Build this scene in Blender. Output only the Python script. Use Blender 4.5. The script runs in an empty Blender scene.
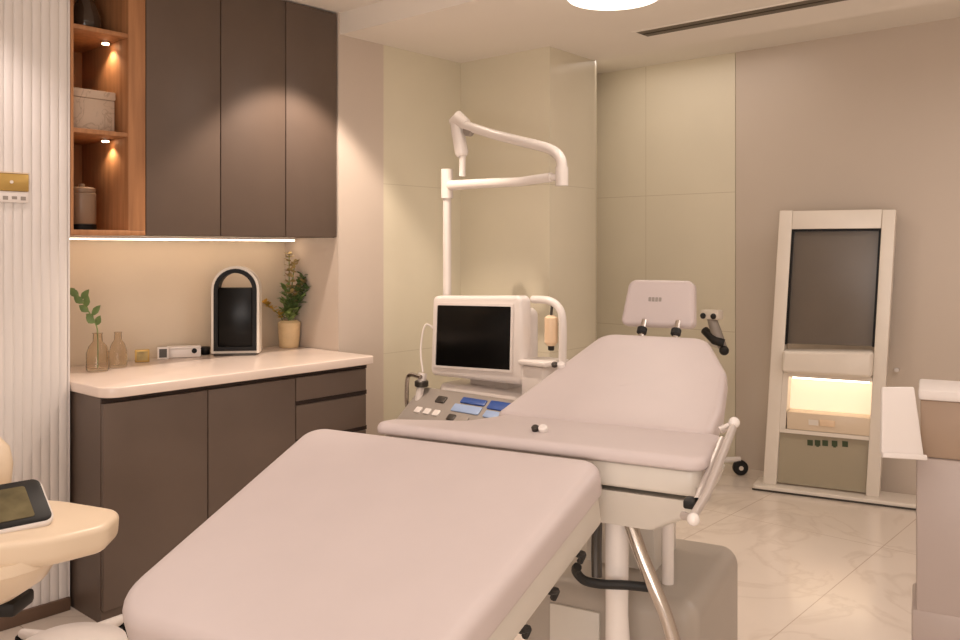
import bpy, bmesh, math, random
from mathutils import Vector, Matrix, Euler
random.seed(7)
S = bpy.context.scene
C = bpy.context.collection
R = math.radians

# ------------------------------------------------------------------ camera
cam_d = bpy.data.cameras.new('camera')
cam = bpy.data.objects.new('camera', cam_d); C.objects.link(cam)
cam.location = (0, 0, 1.40)
cam.rotation_euler = (R(90), 0, R(41.25))
cam_d.sensor_width = 36.0
cam_d.lens = 870 / 960 * 36.0
cam_d.shift_y = -(320 - 248) / 960
cam_d.clip_start = 0.05
S.camera = cam

# ------------------------------------------------------------------ world
W = bpy.data.worlds.new('world'); S.world = W; W.use_nodes = True
W.node_tree.nodes['Background'].inputs[0].default_value = (1.0, 0.82, 0.66, 1)
W.node_tree.nodes['Background'].inputs[1].default_value = 0.25

S.view_settings.view_transform = 'Standard'
S.view_settings.look = 'None'
S.view_settings.gamma = 1.0
S.view_settings.use_curve_mapping = False
S.view_settings.exposure = 0.1

# ------------------------------------------------------------------ lights (ceiling downlights of the room, plus added fill areas)
def area(name, loc, size, power, col=(1.0, 0.80, 0.62), rot=(0, 0, 0), sy=None):
    l = bpy.data.lights.new(name, 'AREA'); l.energy = power; l.color = col
    l.size = size
    if sy: l.shape = 'RECTANGLE'; l.size_y = sy
    o = bpy.data.objects.new(name, l); C.objects.link(o)
    o.location = loc; o.rotation_euler = rot
    return o
def spot(name, loc, power, angle, blend=0.6, col=(1.0, 0.82, 0.68), rot=(0, 0, 0), r=0.03):
    l = bpy.data.lights.new(name, 'SPOT'); l.energy = power; l.color = col
    l.spot_size = R(angle); l.spot_blend = blend; l.shadow_soft_size = r
    o = bpy.data.objects.new(name, l); C.objects.link(o)
    o.location = loc; o.rotation_euler = rot
    return o
area('ceiling_fill', (-0.9, 0.6, 2.56), 1.8, 16, (1.0, 0.91, 0.865))  # broad unseen fill, stands in for the downlights out of view
area('ceiling_fill', (0.1, 3.6, 2.46), 1.4, 20, (1.0, 0.91, 0.865))  # added soft fill for the kiosk and rear part of the room
area('front_fill', (0.6, -1.6, 1.5), 2.4, 94, (1.0, 0.91, 0.865), rot=(R(126), 0, R(15)))  # added fill at the front wall, lifts rear walls and ceiling
area('rear_slot_light', (-2.75, 4.75, 2.64), 1.3, 3.6, (1.0, 0.88, 0.80), sy=0.5)
spot('downlight_doors', (-3.02, 2.50, 2.57), 85, 92, 0.3)
spot('downlight_flutes', (-3.05, 1.02, 2.57), 20, 100, 0.5, (1.0, 0.84, 0.78))
spot('downlight_pier', (-2.95, 3.05, 2.46), 3, 100, 0.6)
spot('downlight_bed', (-1.5, 1.6, 2.56), 8, 100, 0.8, (1.0, 0.80, 0.68), r=0.1)

# ------------------------------------------------------------------ materials
def lin(h):
    h = h.lstrip('#'); out = []
    for i in (0, 2, 4):
        c = int(h[i:i+2], 16) / 255
        out.append(c / 12.92 if c <= 0.04045 else ((c + 0.055) / 1.055) ** 2.4)
    return (*out, 1)
def mat(name, col, rough=0.5, metal=0.0, var=0.04, scale=8.0, bump=0.0, bscale=200.0, emit=None, estr=0.0, trans=0.0, ior=1.45, spec=0.5, coat=0.0):
    m = bpy.data.materials.new(name); m.use_nodes = True
    nt = m.node_tree; b = nt.nodes['Principled BSDF']
    b.inputs['Roughness'].default_value = rough; b.inputs['Metallic'].default_value = metal
    b.inputs['Specular IOR Level'].default_value = spec
    b.inputs['Coat Weight'].default_value = coat
    if trans: b.inputs['Transmission Weight'].default_value = trans; b.inputs['IOR'].default_value = ior
    tc = nt.nodes.new('ShaderNodeTexCoord')
    c = lin(col)
    if var > 0:
        n = nt.nodes.new('ShaderNodeTexNoise'); n.inputs['Scale'].default_value = scale; n.inputs['Detail'].default_value = 3
        nt.links.new(tc.outputs['Object'], n.inputs['Vector'])
        r = nt.nodes.new('ShaderNodeValToRGB')
        r.color_ramp.elements[0].position = 0.3; r.color_ramp.elements[1].position = 0.7
        r.color_ramp.elements[0].color = (*[x * (1 - var) for x in c[:3]], 1)
        r.color_ramp.elements[1].color = (*[min(1, x * (1 + var)) for x in c[:3]], 1)
        nt.links.new(n.outputs['Fac'], r.inputs['Fac']); nt.links.new(r.outputs['Color'], b.inputs['Base Color'])
    else:
        b.inputs['Base Color'].default_value = c
    if bump > 0:
        n2 = nt.nodes.new('ShaderNodeTexNoise'); n2.inputs['Scale'].default_value = bscale
        nt.links.new(tc.outputs['Object'], n2.inputs['Vector'])
        bp = nt.nodes.new('ShaderNodeBump'); bp.inputs['Strength'].default_value = bump; bp.inputs['Distance'].default_value = 0.002
        nt.links.new(n2.outputs['Fac'], bp.inputs['Height']); nt.links.new(bp.outputs['Normal'], b.inputs['Normal'])
    if emit:
        b.inputs['Emission Color'].default_value = lin(emit); b.inputs['Emission Strength'].default_value = estr
    return m
def line_mask(nt, coord, off, period, width):
    """1 on thin joints at off + k*period along one coordinate socket"""
    a = nt.nodes.new('ShaderNodeMath'); a.operation = 'SUBTRACT'; a.inputs[1].default_value = off
    nt.links.new(coord, a.inputs[0])
    p = nt.nodes.new('ShaderNodeMath'); p.operation = 'PINGPONG'; p.inputs[1].default_value = period / 2
    nt.links.new(a.outputs[0], p.inputs[0])
    l = nt.nodes.new('ShaderNodeMath'); l.operation = 'LESS_THAN'; l.inputs[1].default_value = width
    nt.links.new(p.outputs[0], l.inputs[0])
    return l.outputs[0]
def tile_mat(name, col, joint, lines, rough=0.35, var=0.03, veins=None, vscale=1.3, col2=None, split=None):
    """lines: list of (axis, offset, period, half width) in metres, object space = world for the shell"""
    m = bpy.data.materials.new(name); m.use_nodes = True
    nt = m.node_tree; b = nt.nodes['Principled BSDF']; b.inputs['Roughness'].default_value = rough
    tc = nt.nodes.new('ShaderNodeTexCoord'); sep = nt.nodes.new('ShaderNodeSeparateXYZ')
    nt.links.new(tc.outputs['Object'], sep.inputs[0])
    n = nt.nodes.new('ShaderNodeTexNoise'); n.inputs['Scale'].default_value = 1.6; n.inputs['Detail'].default_value = 4
    nt.links.new(tc.outputs['Object'], n.inputs['Vector'])
    r = nt.nodes.new('ShaderNodeValToRGB'); c = lin(col)
    r.color_ramp.elements[0].position = 0.3; r.color_ramp.elements[1].position = 0.7
    r.color_ramp.elements[0].color = (*[x * (1 - var) for x in c[:3]], 1); r.color_ramp.elements[1].color = (*[x * (1 + var) for x in c[:3]], 1)
    nt.links.new(n.outputs['Fac'], r.inputs['Fac']); cur = r.outputs['Color']
    def mix(cur, fac, color):
        mx = nt.nodes.new('ShaderNodeMix'); mx.data_type = 'RGBA'
        nt.links.new(fac, mx.inputs[0]); nt.links.new(cur, mx.inputs[6]); mx.inputs[7].default_value = color
        return mx.outputs[2]
    if split:
        g = nt.nodes.new('ShaderNodeMath'); g.operation = 'GREATER_THAN'; g.inputs[1].default_value = split[1]
        nt.links.new(sep.outputs[split[0]], g.inputs[0]); cur = mix(cur, g.outputs[0], lin(col2))
    if veins:
        v = nt.nodes.new('ShaderNodeTexNoise'); v.inputs['Scale'].default_value = vscale; v.inputs['Detail'].default_value = 6; v.inputs['Distortion'].default_value = 1.6
        nt.links.new(tc.outputs['Object'], v.inputs['Vector'])
        rr = nt.nodes.new('ShaderNodeValToRGB'); e = rr.color_ramp.elements
        e[0].position = 0.47; e[0].color = (0, 0, 0, 1); e[1].position = 0.5; e[1].color = (0.4, 0.4, 0.4, 1)
        x = e.new(0.53); x.color = (0, 0, 0, 1)
        nt.links.new(v.outputs['Fac'], rr.inputs['Fac']); cur = mix(cur, rr.outputs['Color'], lin(veins))
    for ax, off, per, w in lines:
        cur = mix(cur, line_mask(nt, sep.outputs[ax], off, per, w), lin(joint))
    nt.links.new(cur, b.inputs['Base Color'])
    return m
def wood_mat(name, c1, c2):
    m = bpy.data.materials.new(name); m.use_nodes = True
    nt = m.node_tree; b = nt.nodes['Principled BSDF']; b.inputs['Roughness'].default_value = 0.5
    tc = nt.nodes.new('ShaderNodeTexCoord'); mp = nt.nodes.new('ShaderNodeMapping'); mp.inputs['Scale'].default_value = (14, 14, 0.9)
    nt.links.new(tc.outputs['Object'], mp.inputs[0])
    n = nt.nodes.new('ShaderNodeTexNoise'); n.inputs['Scale'].default_value = 3; n.inputs['Detail'].default_value = 5
    nt.links.new(mp.outputs[0], n.inputs['Vector'])
    r = nt.nodes.new('ShaderNodeValToRGB'); r.color_ramp.elements[0].position = .3; r.color_ramp.elements[1].position = .7
    r.color_ramp.elements[0].color = lin(c1); r.color_ramp.elements[1].color = lin(c2)
    nt.links.new(n.outputs['Fac'], r.inputs['Fac']); nt.links.new(r.outputs['Color'], b.inputs['Base Color'])
    return m

M = {}
M['flute'] = mat('fluted_white', '#e2dcd8', 0.55, var=0.01)
M['paint'] = mat('warm_white_paint', '#e4d9cb', 0.7, var=0.01, scale=2)
M['ceil'] = mat('ceiling_paint', '#f2ebe1', 0.8, var=0.01, scale=2)
M['pier'] = mat('pier_panel', '#cfc1b4', 0.35, var=0.01, scale=2)
M['green_tile'] = tile_mat('pale_green_tile', '#e0d8c2', '#d2c9b2', [(2, 1.74, 0.9, 0.002)], 0.25)
M['rear_tile'] = tile_mat('rear_wall_tile', '#e8dfca', '#d2c6ae', [(0, -2.45, 0.655, 0.002), (2, 1.76, 0.9, 0.002)], 0.35)
M['rear_paint'] = mat('rear_wall_panel', '#d3c5b7', 0.4, var=0.01, scale=2)
M['floor'] = tile_mat('marble_floor_tile', '#e6d9cc', '#c3af9e', [(0, -2.02, 0.75, 0.002), (1, 4.3, 1.5, 0.002)], 0.16, veins='#cdbcad')
M['backsplash'] = mat('backsplash_panel', '#dccdb8', 0.4, var=0.01)
M['base_brown'] = mat('brown_baseboard', '#6d5646', 0.5)
M['taupe'] = mat('taupe_laminate', '#63544a', 0.42, var=0.03, bump=0.05)
M['band'] = mat('brown_panel', '#a58d78', 0.45)
M['taupe_dark'] = mat('dark_reveal', '#2e2019', 0.7)
M['wood'] = wood_mat('warm_oak', '#9a6a45', '#b78258')
M['counter'] = mat('pale_marble_counter', '#ead9cd', 0.22, var=0.04, scale=5)
M['white'] = mat('white_plastic', '#e9e1dc', 0.3, var=0.01)
M['white_metal'] = mat('white_enamel', '#e8e0da', 0.25, var=0.01)
M['leather'] = mat('pale_pink_leather', '#cabdba', 0.46, var=0.015, bump=0.04, bscale=350)
M['shell'] = mat('pale_grey_shell', '#d3ccc2', 0.35, var=0.01)
M['cream'] = mat('cream_plastic', '#e6d2b8', 0.3, var=0.01)
M['chrome'] = mat('brushed_chrome', '#cfc8c2', 0.22, metal=1.0, var=0.02)
M['silver'] = mat('champagne_silver', '#ebe1d4', 0.35, metal=0.05, var=0.02)
M['black'] = mat('black_plastic', '#090808', 0.45, var=0.0, spec=0.25)
M['rubber'] = mat('black_rubber', '#171514', 0.6, var=0.0)
M['screen'] = mat('dark_screen', '#080808', 0.25, var=0.0, spec=0.2)
M['mirror_screen'] = mat('grey_display', '#6f6459', 0.22, var=0.02)
M['tablet_screen'] = mat('tablet_display', '#6a6146', 0.12, var=0.35, scale=14)
M['gold'] = mat('gold_plate', '#c7a560', 0.35, metal=0.55, var=0.08)
M['grey'] = mat('grey_plastic', '#9b928a', 0.4)
M['darkgrey'] = mat('dark_grey_metal', '#4a4540', 0.35, metal=0.5)
M['blue'] = mat('blue_keys', '#33549b', 0.3)
M['lightblue'] = mat('pale_blue_keys', '#9db3d8', 0.3)
M['greenmark'] = mat('green_marking', '#39472a', 0.5)
M['glasspane'] = mat('greenish_glass', '#a89d86', 0.12, var=0.0, spec=0.8)
M['lit'] = mat('lit_back_panel', '#f3e2c8', 0.5, var=0.0, emit='#ffe6c8', estr=0.5)
M['tube'] = mat('light_tube', '#fff2dc', 0.5, var=0.0, emit='#fff0da', estr=6.0)
M['strip'] = mat('led_diffuser', '#fff2dc', 0.5, var=0.0, emit='#ffe0c0', estr=8.5)
M['puck'] = mat('puck_diffuser', '#fff2dc', 0.5, var=0.0, emit='#ffd2a0', estr=15.0)
M['lampring'] = mat('lamp_diffuser', '#fff4e6', 0.5, var=0.0, emit='#fff0dc', estr=3.0)
M['glass'] = mat('clear_glass', '#f4ece0', 0.03, var=0.0, trans=1.0, ior=1.3)
M['smoke'] = mat('smoked_glass', '#5c4a3c', 0.08, var=0.0, trans=0.4)
M['ceramic'] = mat('ribbed_cream_ceramic', '#d9bd92', 0.5, var=0.06, scale=25)
M['jar'] = mat('grey_brown_jar', '#8d7560', 0.35, var=0.03)
M['leaf'] = mat('leaf_green', '#6c8650', 0.5, var=0.3, scale=20)
M['leaf_dark'] = mat('leaf_dark_green', '#7c9254', 0.5, var=0.3, scale=20)
M['flower'] = mat('yellow_blossom', '#d8b050', 0.6, var=0.3, scale=30)
M['dry'] = mat('olive_blossom', '#b5a06c', 0.6, var=0.3, scale=30)
M['marble_box'] = tile_mat('marbled_box', '#cbb5a0', '#cbb5a0', [], 0.4, veins='#7d6352', vscale=9)
M['pedestal'] = mat('shaded_housing', '#a99f94', 0.4, var=0.01)  # grey darkened to put the shade under the bed into the colour
M['rail'] = mat('satin_rail', '#c9bfb8', 0.35, metal=0.4, var=0.01)
M['cart'] = mat('shaded_white_enamel', '#b7a8a1', 0.35, var=0.01)  # pinkish white body with its shading put into the base colour
M['olive'] = mat('dark_olive_slot', '#6a6152', 0.6)
M['hang'] = mat('peach_plastic', '#f0d2b0', 0.35, var=0.02)

# ------------------------------------------------------------------ helpers
def link(name, bm, m, parent=None, sharp=35):
    bmesh.ops.recalc_face_normals(bm, faces=bm.faces)
    me = bpy.data.meshes.new(name); bm.to_mesh(me); bm.free()
    me.materials.append(m)
    for p in me.polygons: p.use_smooth = True
    me.set_sharp_from_angle(angle=R(sharp))
    o = bpy.data.objects.new(name, me); C.objects.link(o)
    if parent: o.parent = parent
    return o
def thing(name, label, cat, loc=(0, 0, 0), rz=0, group=None):
    o = bpy.data.objects.new(name, None); C.objects.link(o); o.empty_display_size = 0.1
    o.location = loc; o.rotation_euler = (0, 0, rz); o['label'] = label; o['category'] = cat
    if group: o['group'] = group
    return o
def single(name, bm, m, label, cat, loc=(0, 0, 0), rz=0, group=None):
    o = link(name, bm, m); o.location = loc; o.rotation_euler = (0, 0, rz)
    o['label'] = label; o['category'] = cat
    if group: o['group'] = group
    return o
def struct(name, bm, m):
    o = link(name, bm, m); o['kind'] = 'structure'; return o
def nb(): return bmesh.new()
def box(bm, x0, x1, y0, y1, z0, z1, bev=0.0, seg=2, mtx=None):
    t = bmesh.new()
    v = [t.verts.new((x, y, z)) for x in (x0, x1) for y in (y0, y1) for z in (z0, z1)]
    for f in ((0, 1, 3, 2), (4, 6, 7, 5), (0, 4, 5, 1), (2, 3, 7, 6), (0, 2, 6, 4), (1, 5, 7, 3)):
        t.faces.new([v[i] for i in f])
    if bev > 0:
        bmesh.ops.bevel(t, geom=t.edges[:], offset=bev, segments=seg, affect='EDGES', profile=0.5, clamp_overlap=True)
    return merge(bm, t, mtx)
def merge(bm, t, mtx=None):
    if mtx is not None: bmesh.ops.transform(t, matrix=mtx, verts=t.verts[:])
    mp = {v: bm.verts.new(v.co) for v in t.verts}
    for f in t.faces:
        try: bm.faces.new([mp[v] for v in f.verts])
        except ValueError: pass
    t.free(); return bm
def B(*a, **k): return box(nb(), *a, **k)
def catmull(pts, n=8):
    P = [Vector(p) for p in pts]; out = []
    for i in range(len(P) - 1):
        p0 = P[max(i-1, 0)]; p1 = P[i]; p2 = P[i+1]; p3 = P[min(i+2, len(P)-1)]
        for k in range(n):
            t = k / n
            out.append(0.5 * ((2*p1) + (p2-p0)*t + (2*p0-5*p1+4*p2-p3)*t*t + (3*p1-p0-3*p2+p3)*t**3))
    out.append(P[-1]); return out
def tube(bm, pts, r, seg=10, smooth=False, n=8):
    P = catmull(pts, n) if smooth else [Vector(p) for p in pts]
    rad = r if isinstance(r, (list, tuple)) else [r] * len(P)
    if len(rad) != len(P):
        rad = [rad[0] + (rad[-1] - rad[0]) * i / (len(P) - 1) for i in range(len(P))]
    T = []
    for i in range(len(P)):
        d = P[min(i+1, len(P)-1)] - P[max(i-1, 0)]; T.append(d.normalized())
    u = T[0].orthogonal().normalized(); rings = []
    for i, p in enumerate(P):
        u = (u - T[i] * u.dot(T[i])).normalized(); w = T[i].cross(u)
        rings.append([bm.verts.new(p + (u * math.cos(2*math.pi*k/seg) + w * math.sin(2*math.pi*k/seg)) * rad[i]) for k in range(seg)])
    for a, b in zip(rings, rings[1:]):
        for k in range(seg): bm.faces.new((a[k], a[(k+1) % seg], b[(k+1) % seg], b[k]))
    bm.faces.new(rings[0][::-1]); bm.faces.new(rings[-1])
    return bm
def lathe(bm, prof, seg=28, mtx=None):
    t = bmesh.new(); rings = []
    for r, z in prof:
        if r < 1e-5: rings.append([t.verts.new((0, 0, z))])
        else: rings.append([t.verts.new((r*math.cos(2*math.pi*k/seg), r*math.sin(2*math.pi*k/seg), z)) for k in range(seg)])
    for a, b in zip(rings, rings[1:]):
        if len(a) == 1 and len(b) == 1: continue
        for k in range(seg):
            k2 = (k+1) % seg
            if len(a) == 1: t.faces.new((a[0], b[k2], b[k]))
            elif len(b) == 1: t.faces.new((a[k], a[k2], b[0]))
            else: t.faces.new((a[k], a[k2], b[k2], b[k]))
    return merge(bm, t, mtx)
def round_poly(pts, radii, n=8):
    out = []; N = len(pts)
    for i in range(N):
        p = Vector(pts[i]); a = Vector(pts[i-1]) - p; b = Vector(pts[(i+1) % N]) - p
        r = radii[i] if isinstance(radii, (list, tuple)) else radii
        ang = a.angle(b)
        if r <= 0 or ang > R(179): out.append(p); continue
        d = min(r / math.tan(ang/2), a.length*.49, b.length*.49); rr = d * math.tan(ang/2)
        bis = (a.normalized() + b.normalized()).normalized(); c = p + bis * (rr / math.sin(ang/2))
        s = p + a.normalized()*d - c; e = p + b.normalized()*d - c
        a0 = math.atan2(s.y, s.x); a1 = math.atan2(e.y, e.x); da = (a1 - a0 + math.pi) % (2*math.pi) - math.pi
        for k in range(n+1):
            t = a0 + da*k/n; out.append(c + Vector((math.cos(t), math.sin(t))) * rr)
    return out
def slab(bm, pts, radii, z0, z1, er=0.02, es=5, er0=None, mtx=None, n=8, dome=0.0):
    """rounded-corner plate with rounded upper (er) and lower (er0) edges; pts counter-clockwise"""
    t = bmesh.new(); O = round_poly(pts, radii, n); N = len(O)
    if er0 is None: er0 = er
    nrm = []
    for i in range(N):
        d = (O[(i+1) % N] - O[i-1]).normalized(); nrm.append(Vector((d.y, -d.x)))
    levels = []
    for k in range(es+1):
        a = math.pi/2 * k/es; levels.append((er0*(1-math.sin(a)), z0 + er0*(1-math.cos(a)))) if er0 > 0 else (levels.append((0, z0)) if k == 0 else None)
    for k in range(es+1):
        a = math.pi/2 * k/es; levels.append((er*(1-math.cos(a)), z1 - er*(1-math.sin(a)))) if er > 0 else (levels.append((0, z1)) if k == 0 else None)
    rings = []
    for ins, z in levels:
        rings.append([t.verts.new((O[i].x - nrm[i].x*ins, O[i].y - nrm[i].y*ins, z)) for i in range(N)])
    for a, b in zip(rings, rings[1:]):
        for k in range(N): t.faces.new((a[k], a[(k+1) % N], b[(k+1) % N], b[k]))
    t.faces.new(rings[0][::-1])
    if dome:
        c = sum((v.co for v in rings[-1]), Vector()) / N; prev = rings[-1]
        for s in (0.9, 0.75, 0.5, 0.25):
            ring = [t.verts.new((c.x + (v.co.x-c.x)*s, c.y + (v.co.y-c.y)*s, z1 + dome*(1-s*s))) for v in rings[-1]]
            for k in range(N): t.faces.new((prev[k], prev[(k+1) % N], ring[(k+1) % N], ring[k]))
            prev = ring
        t.faces.new(prev)
    else: t.faces.new(rings[-1])
    return merge(bm, t, mtx)
def prism(bm, poly, z0, z1, mtx=None):
    return slab(bm, poly, 0, z0, z1, er=0, er0=0, mtx=mtx)
def ball(bm, c, r, sc=(1, 1, 1), mtx=None, u=16, v=10):
    t = bmesh.new(); bmesh.ops.create_uvsphere(t, u_segments=u, v_segments=v, radius=r)
    bmesh.ops.transform(t, matrix=Matrix.Translation(c) @ Matrix.Diagonal((*sc, 1)), verts=t.verts[:])
    return merge(bm, t, mtx)
def disc(bm, c, axis, r, th, seg=24, bev=0.0):
    q = Vector(axis).to_track_quat('Z', 'Y').to_matrix().to_4x4()
    pr = [(0, -th/2), (r-bev, -th/2), (r, -th/2+bev), (r, th/2-bev), (r-bev, th/2), (0, th/2)]
    return lathe(bm, pr, seg, Matrix.Translation(c) @ q)
XY = Matrix(((1, 0, 0, 0), (0, 0, -1, 0), (0, 1, 0, 0), (0, 0, 0, 1)))   # plate drawn in x,y stands up facing -y: (x,y,z)->(x,-z,y)
T = Matrix.Translation

# ================================================================== the setting
XW = -3.42; XB = -3.86; YC0 = 1.49; YC1 = 2.82; YR = 5.28
bm = B(-3.95, 2.2, -1.7, 5.4, -0.1, 0.0); struct('floor', bm, M['floor'])
bm = nb(); box(bm, -4.0, 2.2, -1.7, 2.83, 2.585, 2.70)
box(bm, -3.42, 2.2, 2.83, 4.19, 2.475, 2.80); box(bm, -3.95, 2.2, 4.19, 5.4, 2.655, 2.80)
struct('ceiling', bm, M['ceil'])
# fluted wall: half-round ribs along y
poly = [(-4.0, -1.7), (-4.0, YC0 - 0.002)]
pts = []; y = YC0 - 0.002; p = 0.033; pts.append((XW, y)); y -= 0.006; pts.append((XW, y))
while y > -1.6:
    for k in range(0, 6):
        a = math.pi * k / 6
        pts.append((XW - 0.006 + 0.006 * math.sin(a), y - p/2 + p/2 * math.cos(a)))
    y -= p
pts.append((XW - 0.006, -1.7))
outline = [(-4.0, -1.7)] + pts[::-1] + [(-4.0, YC0 - 0.002)]
struct('wall_left', prism(nb(), outline, 0, 2.585), M['flute'])
struct('wall_recess', B(-4.0, XB - 0.005, YC0, YC1, 0, 2.585), M['backsplash'])
bm = B(-4.0, XW, YC1, 3.125, 0, 2.585); struct('wall_pier', bm, M['pier'])
struct('wall_side', B(-4.0, XW, 3.125, 3.735, 0, 2.475), M['green_tile'])
struct('wall_corner', prism(nb(), [(-3.95, 3.73), (-2.778, 3.73), (-2.80, 4.19), (-3.52, 5.30), (-3.95, 5.30)], 0, 2.66), M['green_tile'])
struct('wall_rear', B(-3.95, -2.45, YR, 5.4, 0, 2.655), M['rear_tile'])
struct('wall_rear', B(-2.447, 2.2, YR, 5.4, 0, 2.655), M['rear_paint'])
struct('wall_right', B(2.1, 2.2, -1.7, 5.4, 0, 2.66), M['paint'])
struct('wall_front', B(-4.0, 2.2, -1.8, -1.7, 0, 2.6), M['paint'])
struct('baseboard_left', B(XW - 0.005, XW + 0.012, -1.7, YC0 - 0.004, 0, 0.05, bev=0.003), M['base_brown'])

# ================================================================== upper cabinets and niche
ZU0, ZU1 = 1.452, 2.578
t = thing('display_niche', 'open oak display niche with shelves between fluted wall and taupe doors', 'shelf unit', (XB, YC0, ZU0))
xd = XW - 0.005 - XB
def nbx(*a, bev=0.0): return B(*a, bev=bev)
link('back_panel', B(0.0, 0.012, 0.002, 0.31, 0.0, ZU1-ZU0), M['wood'], t)
link('side_panel', B(0.012, xd, 0.236, 0.31, 0.02, ZU1-ZU0, bev=0.002), M['wood'], t)
link('side_panel', B(0.012, xd, 0.002, 0.014, 0.02, ZU1-ZU0), M['wood'], t)
link('bottom_panel', B(0.012, xd, 0.002, 0.31, 0.0, 0.02, bev=0.002), M['wood'], t)
for z in (1.862, 2.268):
    link('shelf', B(0.012, xd - 0.004, 0.014, 0.236, z-ZU0-0.009, z-ZU0+0.009, bev=0.002), M['wood'], t)
DG = 'taupe wall cabinets over the counter'
for i, (a, b, lab) in enumerate([(1.802, 2.152, 'taupe wall cabinet door unit directly beside the oak niche'),
                                 (2.154, 2.503, 'middle taupe wall cabinet, with a flat handleless door'),
                                 (2.505, 2.815, 'taupe wall cabinet at the far end, beside the pale pier')]):
    t = thing('wall_cabinet', lab, 'cabinet', (XB, a, ZU0), group=DG)
    link('body', B(0.0, xd - 0.022, 0, b-a, 0, ZU1-ZU0), M['taupe'], t)
    link('door', B(xd - 0.020, xd, 0.0015, b-a-0.0015, 0.002, ZU1-ZU0-0.002, bev=0.002), M['taupe'], t)
t = thing('under_cabinet_light', 'warm glowing light strip along the underside of the wall cabinets', 'light', (XB + 0.10, YC0 + 0.02, ZU0))
link('housing', B(0, 0.03, 0, 1.28, -0.010, 0.0), M['white_metal'], t)
link('diffuser', B(0.003, 0.027, 0.005, 1.275, -0.016, -0.0101), M['strip'], t)
for z, lab in ((1.853, 'small spotlight under the lower niche shelf'), (2.259, 'small spotlight under the upper niche shelf')):
    t = thing('puck_light', lab, 'light', (XB + 0.30, YC0 + 0.205, z), group='spotlights in the niche')
    spot('puck_beam', (XB + 0.30, YC0 + 0.205, z - 0.016), 2.2, 120, 0.6, (1.0, 0.76, 0.52), r=0.01)
    link('rim', disc(nb(), (0, 0, -0.004), (0, 0, 1), 0.020, 0.008), M['chrome'], t)
    link('lens', disc(nb(), (0, 0, -0.010), (0, 0, 1), 0.014, 0.004), M['puck'], t)
# ================================================================== base cabinets
ZT = 0.842; XF = -3.173; LG = 'taupe base cabinets under the counter'
def base_cab(a, b, lab, panel=False):
    t = thing('base_cabinet', lab, 'cabinet', (XB, a, 0), group=LG)
    w = b - a; d = XF - XB
    link('body', B(0, d - 0.022, 0.0, w, 0.05, ZT - 0.002), M['taupe'], t)
    link('plinth', B(0, d - 0.012, 0.0, w, 0.0, 0.05), M['taupe'], t)
    return t, w, d
for a, b, lab in ((1.502, 1.935, 'taupe base cabinet with one flat door, at the end beside the fluted wall'),
                  (1.937, 2.373, 'taupe base cabinet with one flat door, between end unit and drawers')):
    t, w, d = base_cab(a, b, lab)
    link('door', B(d - 0.02, d, 0.0015, w - 0.0015, 0.052, ZT - 0.022, bev=0.002), M['taupe'], t)
    link('reveal', B(d - 0.0225, d - 0.012, 0.0, w, ZT - 0.021, ZT - 0.003), M['taupe_dark'], t)
t = thing('drawer_cabinet', 'taupe base drawer unit with dark finger grooves, at the far counter end', 'cabinet', (XB, 2.375, 0), group=LG)
w = 2.803 - 2.375; d = XF - XB
link('body', B(0, d - 0.022, 0, w, 0.05, ZT - 0.002), M['taupe'], t)
link('plinth', B(0, d - 0.012, 0.0, w, 0.0, 0.05), M['taupe'], t)
for z0, z1 in ((0.716, ZT - 0.022), (0.545, 0.695), (0.30, 0.524), (0.052, 0.279)):
    dr = link('drawer', B(d - 0.02, d, 0.0015, w - 0.016, z0, z1, bev=0.002), M['taupe'], t)
    link('finger_groove', B(d - 0.0225, d - 0.012, 0.0, w - 0.002, z1 + 0.0005, z1 + 0.0205), M['taupe_dark'], dr)
bm = slab(nb(), [(XB, YC0 + 0.004), (XF + 0.03, YC0 + 0.004), (XF + 0.03, YC1 - 0.008), (XB, YC1 - 0.008)][0:4],
          [0, 0.07, 0.012, 0], ZT, 0.882, er=0.006, es=3)
single('countertop', bm, M['counter'], 'pale marble-look countertop with a rounded near corner on the taupe base cabinets', 'countertop')

# ================================================================== things in the niche
bm = B(-0.07, 0.07, -0.088, 0.088, 0, 0.165, bev=0.004)
t = thing('storage_box', 'marbled beige box standing on the lower niche shelf', 'box', (-3.575, 1.62, 1.8712))
link('box_body', B(-0.07, 0.07, -0.088, 0.088, 0, 0.135, bev=0.004), M['marble_box'], t)
link('lid', B(-0.073, 0.073, -0.091, 0.091, 0.1355, 0.17, bev=0.004), M['marble_box'], t)
t = thing('canister', 'grey brown canister with dark base at the bottom of the niche', 'jar', (-3.58, 1.605, 1.4722))
link('canister_body', lathe(nb(), [(0, 0.025), (0.052, 0.025), (0.055, 0.03), (0.055, 0.15), (0.05, 0.156), (0, 0.156)]), M['jar'], t)
link('base', lathe(nb(), [(0, 0), (0.057, 0), (0.057, 0.024), (0, 0.0249)]), M['black'], t)
link('lid', lathe(nb(), [(0, 0.1565), (0.052, 0.1565), (0.053, 0.17), (0.045, 0.176), (0.012, 0.178), (0.012, 0.19), (0, 0.192)]), M['jar'], t)
bm = lathe(nb(), [(0, 0), (0.045, 0), (0.06, 0.03), (0.062, 0.07), (0.045, 0.12), (0.028, 0.15), (0.032, 0.175), (0.028, 0.175), (0.024, 0.15), (0.041, 0.12), (0.057, 0.07), (0.055, 0.032), (0.04, 0.006), (0, 0.006)])
single('glass_vase', bm, M['smoke'], 'dark smoked glass vase on the top niche shelf', 'vase', (-3.60, 1.63, 2.2782))

# ================================================================== things on the counter
ZC = 0.8825
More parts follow.
